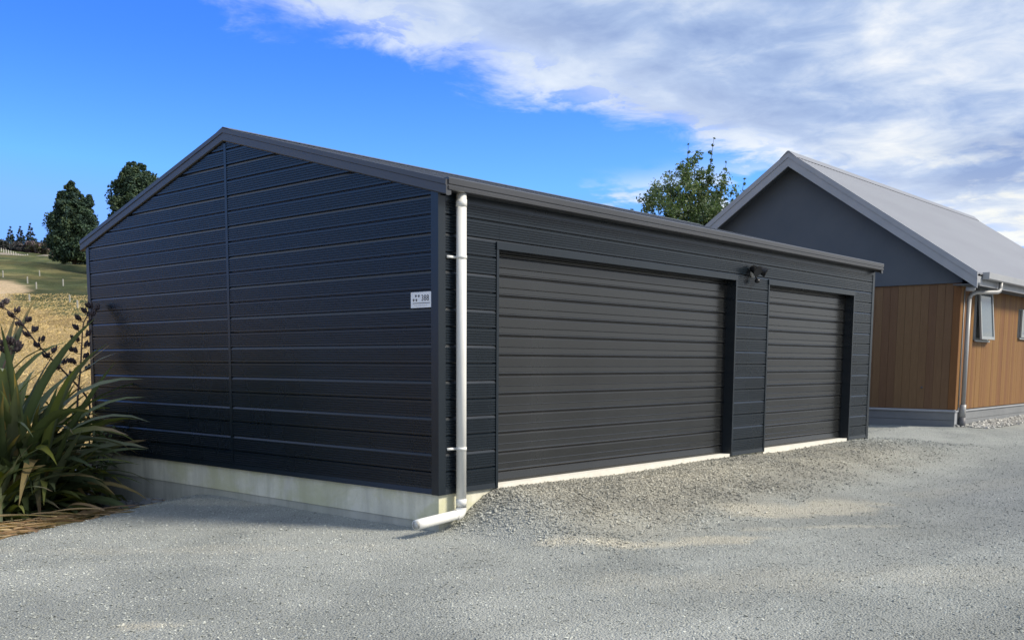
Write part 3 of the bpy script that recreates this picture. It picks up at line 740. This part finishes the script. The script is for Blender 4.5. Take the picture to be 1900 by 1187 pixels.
M_bark = varied('bark', (.07, .055, .042), (.12, .10, .08), 9, .95, .1, (1, 1, .3), .5)
M_shrub = leafmat('shrub_leaves', .7, .2, .1)

def crown_mesh(name, centers, radii, n_per, size, cols, mat_, up=.2, squash=1, inner=.35):
    """many small leaf faces in clumps; colour per leaf from a natural spread"""
    C_ = np.array(centers, float); Rr = np.array(radii, float)
    k = np.repeat(np.arange(len(C_)), n_per if np.isscalar(n_per) else np.array(n_per)); n = len(k)
    d = rng.normal(size=(n, 3)); d /= np.linalg.norm(d, axis=1)[:, None]
    rad_ = (inner+(1-inner)*rng.random(n)**.6)
    p = C_[k]+d*(Rr[k]*rad_)[:, None]*np.array([1, 1, squash])
    nr = d*.6+rng.normal(size=(n, 3))*.55+np.array([0, 0, up]); nr /= np.linalg.norm(nr, axis=1)[:, None]
    a = np.cross(nr, rng.normal(size=(n, 3))); a /= np.linalg.norm(a, axis=1)[:, None]; b_ = np.cross(nr, a)
    sz = size*(.6+.8*rng.random(n))[:, None]
    V = np.stack([p-a*sz, p-b_*sz*.45, p+a*sz, p+b_*sz*.45], 1).reshape(-1, 3)
    Q = np.arange(4*n).reshape(n, 4)
    cm = np.array(cols); clump = rng.integers(0, len(cm), len(C_)); pick = np.where(rng.random(n) < .6, clump[k], rng.integers(0, len(cm), n))
    cc = cm[pick]*(.75+.5*rng.random(n))[:, None]
    return np_mesh(name, V, Q, mat_, np.repeat(cc, 4, 0), sm=False)
def gz_(x, y): return float(height(np.array([x]), np.array([y]))[0])
def at(px, py, s_):                     # ground point: azimuth of a pixel, at distance s_ from the viewpoint
    d = fw+rr*((px-902.23)/1841.52)-uu*((py-877.0)/1841.52); h = math.hypot(d.x, d.y)
    return CAM[0]+d.x/h*s_, CAM[1]+d.y/h*s_

# pines on the hill
def pine(px, py, s_, H, Wd, style, label, cols, group='trees along the hill', n=230, leaf=.15):
    X, Y = at(px, py, s_); zb = gz_(X, Y)
    t = empty('pine_tree' if style != 'spruce' else 'conifer', (X, Y, zb-.1), label, 'tree', group)
    tr = MB(); tr.tube([(0, 0, -.3), (.05, 0, H*.4), (0, .05, H*.93)], [H*.028, H*.018, .03], 8)
    cs = []; rs = []
    lv = int(16 if style == 'spruce' else 19)
    for i in range(lv):
        f = i/(lv-1); z = H*(.04+.93*f)
        if style == 'cone': rw = Wd/2*(math.sin(min(1, (1-f)*1.18+.03)*math.pi*.54)**.8)*(.95 if f > .08 else .85)
        elif style == 'round': rw = Wd/2*math.sqrt(max(.03, 1-(max(f-.38, 0)/.64)**2.0))*(.85+.15*f)
        else: rw = Wd/2*(1-f)**.85+.06
        nb = max(1, int(12*rw/(Wd/2)+2)) if style != 'spruce' else max(1, int(7*(1-f)+1.5))
        for j in range(nb):
            a = 2*math.pi*(j/nb+i*.381)+random.uniform(-.3, .3); q = rw*random.uniform(.55, 1.02)
            dz = random.uniform(-.4, .4)*H/lv
            if style != 'spruce': dz += q*.25
            else: dz -= q*.25
            cs.append((q*.78*math.cos(a), q*.78*math.sin(a), z+dz)); rs.append(max(.25 if style != 'spruce' else .14, rw*random.uniform(.18, .36)))
            tr.tube([(0, 0, z*.96), (q*.8*math.cos(a), q*.8*math.sin(a), z+dz)], [.05, .02], 5)
    if style == 'cone':   # a second leading shoot and ragged tips
        for a, q, z0 in ((.0, 0, .97), (-1.0, Wd*.33, .80), (2.2, Wd*.2, .85)):
            for k_ in range(4): cs.append((q*math.cos(a), q*math.sin(a), H*(z0-.05+.028*k_))); rs.append(.5-.08*k_)
    tr.build('trunk', M_bark, t)
    link('crown', crown_mesh('crown', cs, rs, n, leaf, cols, M_needle, .3, .8), t)
    return t
pc = [(.040, .075, .052), (.055, .095, .058), (.032, .060, .048), (.075, .11, .058)]
pine(138, 492, 118, 8.7, 6.3, 'cone', 'broad dark pine standing on the hillside just left of the garage roof', pc)
pine(258, 470, 108, 11.0, 7.0, 'round', 'round topped dark pine partly hidden behind the garage gable', pc)
pine(172, 470, 132, 7.6, 1.5, 'spruce', 'slim pointed conifer rising behind the broad dark pine', pc, n=120)
for px, h_, lab in ((20, 4.3, 'leftmost of three small conifers on the ridge line'), (38, 4.4, 'middle one of three small conifers on the ridge line'), (57, 4.9, 'rightmost and tallest of three small conifers on the ridge line')):
    pine(px, 440, 190, h_, 3.4, 'spruce', lab, [(.035, .06, .06), (.045, .07, .06)], 'small conifers on the ridge', 45, .14)
def bush(px, s_, Wd, H, label, cols):
    X, Y = at(px, 450, s_); t = empty('hedge_shrub', (X, Y, gz_(X, Y)-.2), label, 'shrub', 'shrubs along the ridge')
    cs = [(random.uniform(-.5, .5)*Wd, random.uniform(-.3, .3)*Wd, random.uniform(.2, .85)*H*(1-.3*random.random())) for _ in range(22)]
    m = MB(); 
    for c in cs[:6]: m.tube([(0, 0, 0), c], [.06, .02], 5)
    m.build('stem', M_bark, t)
    link('foliage', crown_mesh('foliage', cs, [H*.33]*22, 90, .22, cols, M_shrub, .3, .8), t)
bushes = [(-6, 195, 'dark shrub at the left end of the ridge hedge'), (14, 193, 'dark shrub under the leftmost small conifer'), (32, 192, 'dark shrub under the middle small conifer'), (50, 191, 'dark shrub under the tallest small conifer'), (68, 190, 'dull purple brown shrub right of the small conifers'), (84, 188, 'purple brown shrub against the broad pine')]
for i, (px, s_, lab) in enumerate(bushes): bush(px, s_-4, 2.6, 1.9 if i < 4 else 2.2, lab, [(.05, .06, .06), (.07, .065, .07)] if i < 4 else [(.12, .09, .10), (.10, .10, .06)])

# posts on the ridge and stakes on the slope
M_post = varied('pale_post', (.46, .45, .40), (.38, .36, .32), 6, .8)
pm_ = MB().loft([[(a*r_, b_*r_, z) for a, b_ in ((1, 0), (.5, .87), (-.5, .87), (-1, 0), (-.5, -.87), (.5, -.87))] for z, r_ in ((-.2, .1), (.50, .09), (.54, .05))])
pmesh = mesh('ridge_post', pm_.V, pm_.F, M_post)
for i in range(13):
    px = -3+i*4.4; X, Y = at(px, 447, 180-1.6*i); o = link('fence_post', pmesh, None, (X, Y, gz_(X, Y)))
    tag(o, 'leftmost pale post of the row along the ridge track' if i == 0 else 'rightmost pale post of the row along the ridge track, nearest the broad pine' if i == 12 else 'small pale post within the row along the ridge track, between its end posts', 'post', 'pale posts along the ridge track')
st = MB().loft([[(a*r_, b_*r_, z) for a, b_ in ((1, 0), (0, 1), (-1, 0), (0, -1))] for z, r_ in ((-.1, .05), (.58, .05), (.62, .015))])
smesh = mesh('stake', st.V, st.F, M_post)
for px, s_, lab in ((5, 97, 'faint pale stake at the left edge of the green slope'), (73, 99, 'pale stake highest up the green slope'), (50, 88, 'pale stake left of the middle of the green slope'),
                    (116, 86, 'white stake below the broad dark pine'), (66, 79, 'white stake above the bare sandy cut'), (52, 69, 'stake at the edge of the golden grass by the flax'),
                    (127, 68, 'stake near the garage corner above the golden grass'), (141, 62, 'stake nearest the garage wall at the golden grass edge')):
    X, Y = at(px, 500, s_); o = link('stake', smesh, None, (X, Y, gz_(X, Y))); o.scale = (1, 1, .95 if s_ > 80 else .75)
    tag(o, lab, 'stake', 'pale stakes on the hillside')

# dry grass tufts on the golden meadow
n = 60000
tx = rng.uniform(-4, 26, n); ty = rng.uniform(12, 62, n)
az = np.degrees(np.arctan2(tx-CAM[0], ty-CAM[1])); k = (az > 20.5) & (az < 28.5); tx, ty = tx[k], ty[k]; tz = height(tx, ty); n = len(tx)
hgt = .07*(.5+rng.random(n)); ang = rng.random(n)*6.28; wd_ = .02+.03*rng.random(n); lx = (rng.random(n)-.3)*.3; 
V = np.stack([np.stack([tx-np.cos(ang)*wd_, ty-np.sin(ang)*wd_, tz], 1), np.stack([tx+np.cos(ang)*wd_, ty+np.sin(ang)*wd_, tz], 1), np.stack([tx+lx, ty+lx*.3, tz+hgt], 1)], 1).reshape(-1, 3)
gcol = lerp((.44, .33, .16), (.58, .44, .22), rng.random(n))
M_straw = leafmat('straw', .8, .2, .2)
gt = link('dry_grass', np_mesh('dry_grass', V, np.arange(3*n).reshape(n, 3), M_straw, np.repeat(gcol, 3, 0), sm=False)); tag(gt, 'long golden dry grass on the meadow behind the flax', 'grass', kind='stuff')

# broadleaf tree behind the garage
def shoots_tree():
    X, Y = at(1280, 400, 30.0); zb = gz_(X, Y)
    t = empty('broadleaf_tree', (X, Y, zb-.1), 'loose leafy green tree with upright shoots behind the garage roof', 'tree')
    rt = Vector((math.cos(yw), -math.sin(yw), 0)); dpv = Vector((math.sin(yw), math.cos(yw), 0))
    tr = MB(); tr.tube([(0, 0, -.3), (0, 0, 1.6), (.05, .05, 3.0)], [.14, .12, .09], 8)
    cs = []; rs = []; tips = []
    # leader list: lateral offset (m, along the view's right), top height, lean
    L = [(-.10, 7.75, .02), (.62, 7.9, .1), (1.02, 7.25, .1), (1.52, 6.75, .1), (-.62, 7.0, -.05), (-1.15, 6.0, -.12), (-1.62, 5.75, -.1), (-1.5, 5.4, -.1), (1.75, 5.7, .2), (.3, 6.7, .05), (-.15, 6.5, .0), (.9, 6.6, .1), (-2.35, 4.95, -.2), (-1.9, 4.4, 0), (1.7, 5.0, .2), (.1, 6.1, 0), (-.6, 6.1, 0), (1.25, 6.2, 0), (-2.0, 4.9, 0)]
    for lx_, top, ln in L:
        for rep in range(2):
            dd = random.uniform(-.9, .9) if rep else random.uniform(-.3, .3); lx2 = lx_ if rep == 0 else lx_*.8+random.uniform(-.3, .3); tp = top if rep == 0 else top-random.uniform(.4, 1.1)
            p0 = Vector((0, 0, random.uniform(1.6, 2.9))); p3 = rt*lx2+dpv*dd+Vector((0, 0, tp)); p1 = rt*(lx2*.55)+dpv*dd*.6+Vector((0, 0, p0.z+(tp-p0.z)*.38)); p2 = rt*(lx2*.9-ln)+dpv*dd*.9+Vector((0, 0, p0.z+(tp-p0.z)*.72))
            tr.tube([p0, p1, p2, p3], [.05, .035, .016, .004], 6)
            crv = [p0, p1, p2, p3]
            for q in np.linspace(.12, 1.0, 22):
                a = q*3; i = min(int(a), 2); pp = crv[i].lerp(crv[i+1], a-i)
                k_ = 1 if q > .75 else 2
                for _ in range(k_):
                    off = Vector((random.gauss(0, 1), random.gauss(0, 1), random.gauss(0, .6)))*(.30*(1-q)**.9*1.15+.012)
                    r_ = .26*(1-q)**.8+.028; cs.append(tuple(pp+off)); rs.append(r_*random.uniform(.7, 1.2))
                    if random.random() < .25: tr.tube([pp, pp+off], [.008, .004], 4)
    for _ in range(700):
        lx_ = random.gauss(-.05, .9); zz_ = random.uniform(2.6, 7.15-.6*abs(lx_)**1.5); pp = rt*lx_+dpv*random.gauss(0, .8)+Vector((0, 0, zz_)); cs.append(tuple(pp)); rs.append(random.uniform(.10, .27))
    tr.build('trunk', M_bark, t)
    cs = np.array(cs); rs = np.array(rs)
    link('crown', crown_mesh('crown', cs, rs, np.clip(rs*330, 3, 90).astype(int), .046, [(.075, .12, .045), (.105, .16, .06), (.05, .085, .035), (.14, .18, .085)], M_leaf, .2, 1, .15), t)
shoots_tree()

# ------------------------------------------------------------------ flax (long strap leaves)
M_flax = leafmat('flax_leaf', .5, .3, .2)
_b = M_flax.node_tree
M_pod = varied('dark_seed_pods', (.028, .020, .026), (.050, .034, .036), 30, .6)
M_stalk = varied('flower_stalk', (.055, .035, .032), (.09, .06, .045), 12, .6)
def leaf_mesh(Ln, w0, lift, droop, twist, fold, cols, tipc, bend=0, kink=None):
    n = 11; V = []; F = []; C_ = []
    p = Vector((0, 0, 0)); el = lift; azm = 0
    for i in range(n):
        f = i/(n-1)
        if i:
            st_ = Ln/(n-1); el = lift-droop*f**1.5*1.9
            if kink and f > kink[0]: el -= kink[1]
            el = max(el, -1.45); azm += bend/(n-1)
            p = p+Vector((math.cos(el)*math.cos(azm), math.cos(el)*math.sin(azm), math.sin(el)))*st_
        w = w0*(.62+.38*math.sin(min(f*3.2, 1)*math.pi/2))*(1-max(0, (f-.45)/.55)**1.7)+.0015
        tdir = Vector((math.cos(el)*math.cos(azm), math.cos(el)*math.sin(azm), math.sin(el)))
        side = tdir.cross(Vector((0, 0, 1))); side.normalize(); nrm = side.cross(tdir)
        tw = twist*f; s2 = side*math.cos(tw)+nrm*math.sin(tw); n2 = -side*math.sin(tw)+nrm*math.cos(tw)
        fd = fold*(1-f*.7)
        V += [p-s2*w*.5*math.cos(fd)+n2*w*.5*math.sin(fd), p, p+s2*w*.5*math.cos(fd)+n2*w*.5*math.sin(fd)]
        c = np.array(cols)*(1-f*.15)
        if tipc is not None: tt = min(1, max(0, (f-tipc[1])/.18)); c = c*(1-tt)+np.array(tipc[0])*tt
        C_ += [c*.92, c*1.12, c*.92]
    for i in range(n-1):
        a = 3*i; F += [(a, a+1, a+4, a+3), (a+1, a+2, a+5, a+4)]
    me = mesh('leaf', V, F, M_flax, True); color_attr(me, np.array(C_)); return me
greens = [(.135, .17, .07), (.17, .205, .095), (.10, .135, .055), (.22, .245, .07), (.19, .215, .125), (.08, .11, .05)]
def flax(cx_, cy_, n, label, rng_len, spread, seed, group='flax plants beside the garage'):
    random.seed(seed)
    z = gz_(cx_, cy_)
    t = empty('flax_plant', (cx_, cy_, z), label, 'plant', group)
    for i in range(n):
        a = random.uniform(0, 2*math.pi); q = (i+.5)/n; r_ = spread*random.random()**.7
        lift = R(random.uniform(48, 88)) if q < .68 else R(random.uniform(15, 50)); Ln = random.uniform(*rng_len)*(1 if q < .6 else .92)
        if math.cos(a+.83) > .2: Ln *= .56 if lift < R(66) else .82
        droop = random.uniform(.15, 1.0) if q < .68 else random.uniform(.3, .9)
        c = random.choice(greens); tip = None; rv = random.random()
        if rv < .08: c = (.32, .24, .10)
        elif rv < .14: c = (.24, .25, .04)
        elif rv < .42: tip = (random.choice([(.34, .25, .15), (.25, .16, .09), (.45, .30, .10)]), random.uniform(.72, .9))
        kink = (random.uniform(.45, .8), random.uniform(.4, 1.2)) if random.random() < .18 else None
        me = leaf_mesh(Ln, random.uniform(.08, .135), lift, droop, random.uniform(-1.2, 1.2), R(random.uniform(15, 50)), c, tip, random.uniform(-.5, .5), kink)
        link('leaf', me, t, (r_*math.cos(a+1), r_*math.sin(a+1), random.uniform(-.05, .1)), (0, 0, a))
    return t
fa = flax(-1.52, 5.50, 430, 'large flax plant with long arching leaves at the left edge of the photo', (1.8, 3.15), .50, 3)
fb = flax(-1.0, 6.0, 190, 'smaller flax plant with drooping leaves close to the garage wall', (1.3, 2.4), .30, 5)
fc = flax(-2.1, 4.62, 110, 'low flax plant spilling over the edge of the gravel', (1.0, 1.9), .30, 8)
# seed stalks
def stalk(parent, pts_, podz, seed):
    random.seed(seed); pw = Vector(parent.location)
    P_ = [Vector(p)-pw for p in pts_]
    def cr(f):
        a = f*(len(P_)-1); i = min(int(a), len(P_)-2); u = a-i
        p0 = P_[max(i-1, 0)]; p1 = P_[i]; p2 = P_[i+1]; p3 = P_[min(i+2, len(P_)-1)]
        return .5*((2*p1)+(p2-p0)*u+(2*p0-5*p1+4*p2-p3)*u*u+(3*p1-p0-3*p2+p3)*u**3)
    m = MB(); m.tube([cr(f) for f in np.linspace(0, 1, 26)], [.017-.012*f for f in np.linspace(0, 1, 26)], 8); so = m.build('flower_stalk', M_stalk, parent, True)
    for q, f in enumerate(np.linspace(podz, .985, 15)):
        p = cr(f); sd_ = 1 if q % 2 else -1; a = math.pi+random.uniform(-.5, .5) if sd_ < 0 else random.uniform(-.5, .5)
        ln = .13*(1.15-f*.6); d_ = Vector((math.cos(a)*.78, -math.sin(a)*.5-.3*sd_, .28)); e = p+d_*ln
        m = MB(); m.tube([p, p+d_*ln*.5+Vector((0, 0, -.01)), e], [.006, .005, .004], 6)
        for k_ in range(random.randint(6, 10)):
            o = e-d_*ln*random.uniform(-.1, .55)+Vector((random.uniform(-.02, .02), random.uniform(-.02, .02), 0)); up = Vector((random.uniform(-.3, .3)+d_.x*.4, random.uniform(-.3, .3), 1)).normalized(); h_ = random.uniform(.055, .085)
            m.tube([o, o+up*h_*.3, o+up*h_*.75, o+up*h_], [.004, .014, .013, .002], 6)
        m.build('seed_pods', M_pod, so)
stalk(fa, [(-.55, 5.85, -.4), (-.25, 5.9, .3), (-.15, 6.0, .62), (-.42, 6.05, .98), (-.70, 6.1, 1.30), (-.88, 6.15, 1.58), (-1.12, 6.2, 1.80)], .50, 2)
stalk(fb, [(-.40, 5.8, -.4), (-.40, 5.8, .2), (-.38, 5.8, .65), (-.33, 5.8, 1.0), (-.30, 5.8, 1.3), (-.26, 5.8, 1.58), (-.12, 5.8, 1.74)], .45, 4)
stalk(fa, [(-1.6, 5.6, -.3), (-1.45, 5.5, .6), (-1.35, 5.5, 1.05), (-1.25, 5.5, 1.22), (-1.38, 5.5, 1.30)], .66, 9)
# small leafy weed between flax and wall
X, Y = -.22, 5.75; t = empty('leafy_shrub', (X, Y, gz_(X, Y)), 'pale green leafy shrub growing among the flax by the wall corner', 'shrub')
cs = [(random.gauss(0, .13), random.gauss(0, .13), random.uniform(.3, 1.25)) for _ in range(26)]
m = MB(); [m.tube([(0, 0, 0), (c[0]*.4, c[1]*.4, c[2]*.6), c], [.012, .008, .004], 5) for c in cs[:9]]; m.build('stem', M_bark, t)
link('foliage', crown_mesh('foliage', cs, [.11]*26, 11, .045, [(.20, .27, .12), (.12, .19, .07), (.26, .30, .17)], M_leaf, .5), t)

# dry fallen flax leaves along the gravel edge
random.seed(21)
dryc = [(.34, .22, .11), (.46, .32, .17), (.26, .16, .09), (.52, .40, .24)]
n_l = 0
lit = empty('fallen_leaves', (-2.2, 4.3, 0), 'heap of dry tan fallen flax leaves at the gravel edge, bottom left', 'leaf litter')
for i in range(150):
    f = random.random(); X = -2.75+f*1.75+random.gauss(0, .12); Y = 4.72+.66*X+random.gauss(0, .20)+.12
    me = leaf_mesh(random.uniform(.35, 1.1), random.uniform(.018, .05), R(random.uniform(-2, 9)), R(random.uniform(2, 14)), random.uniform(-2, 2), R(30), random.choice(dryc), None, random.uniform(-.5, .5))
    link('dry_leaf', me, lit, (X+2.2, Y-4.3, gz_(X, Y)+random.uniform(.01, .10)), (0, 0, random.gauss(-.35, .8)+(math.pi if random.random() < .4 else 0)))

random.seed(33)
for i in range(26):
    X = random.uniform(-2.6, -.3); Y = 4.35+.68*X+random.gauss(0, .22)
    me = leaf_mesh(random.uniform(.12, .45), random.uniform(.010, .028), R(random.uniform(-1, 6)), R(5), random.uniform(-2, 2), R(30), random.choice(dryc), None, random.uniform(-.8, .8))
    link('dry_leaf', me, lit, (X+2.2, Y-4.3, gz_(X, Y)+.012), (0, 0, random.uniform(0, 6.28)))
# rubble stones by the footing, dark box behind the corner
M_rock = concrete('grey_rubble', (.16, .17, .18), (.30, .30, .31), (.2, .2, .17), .3)
random.seed(5)
for i, (X, Y, r_, lab) in enumerate(((-.10, 5.30, .11, 'grey rock nearest the flax at the foot of the plinth'), (-.12, 5.05, .085, 'small angular rock against the plinth'), (-.28, 4.98, .07, 'flat rock on the gravel edge'),
                        (-.06, 4.75, .075, 'pale chipped rock against the plinth'), (-.26, 5.25, .12, 'large rounded rock under the flax leaf tips'), (-.1, 4.5, .05, 'smallest rock at the right end of the rubble'))):
    r_ *= 1.35; m = MB(); m.ball((0, 0, 0), r_, 9, 7); V = [Vector(v)*(1+random.uniform(-.22, .22)) for v in m.V]
    V = [(v.x*1.3, v.y*1.1, v.z*.7) for v in V]; o = obj('rock', V, m.F, M_rock, None, False, loc=(X, Y, gz_(X, Y)+r_*.25), rot=(0, 0, random.uniform(0, 3))); tag(o, lab, 'rock', 'rubble at the foot of the plinth')
X, Y = -.24, 6.55; zb = gz_(X, Y)
bx_ = empty('drain_box', (X, Y, zb), 'dark box with pale rounded lid behind the flax at the garage rear corner', 'box')
m = MB(); m.loft([[(a*w_, b_*w_, z) for a, b_ in ((-.21, -.2), (.21, -.2), (.21, .2), (-.21, .2))] for z, w_ in ((-.2, .96), (-.15-zb-.03-.15, 1))]); m.build('body', M_dark, bx_)
m = MB(); zt = -.15-zb-.18; m.loft([[(a*w_, b_*w_, z) for a, b_ in ((-.23, -.22), (.23, -.22), (.23, .22), (-.23, .22))] for z, w_ in ((zt, 1), (zt+.025, 1), (zt+.05, .9), (zt+.06, .6))]); m.build('lid', M_pvc, bx_)
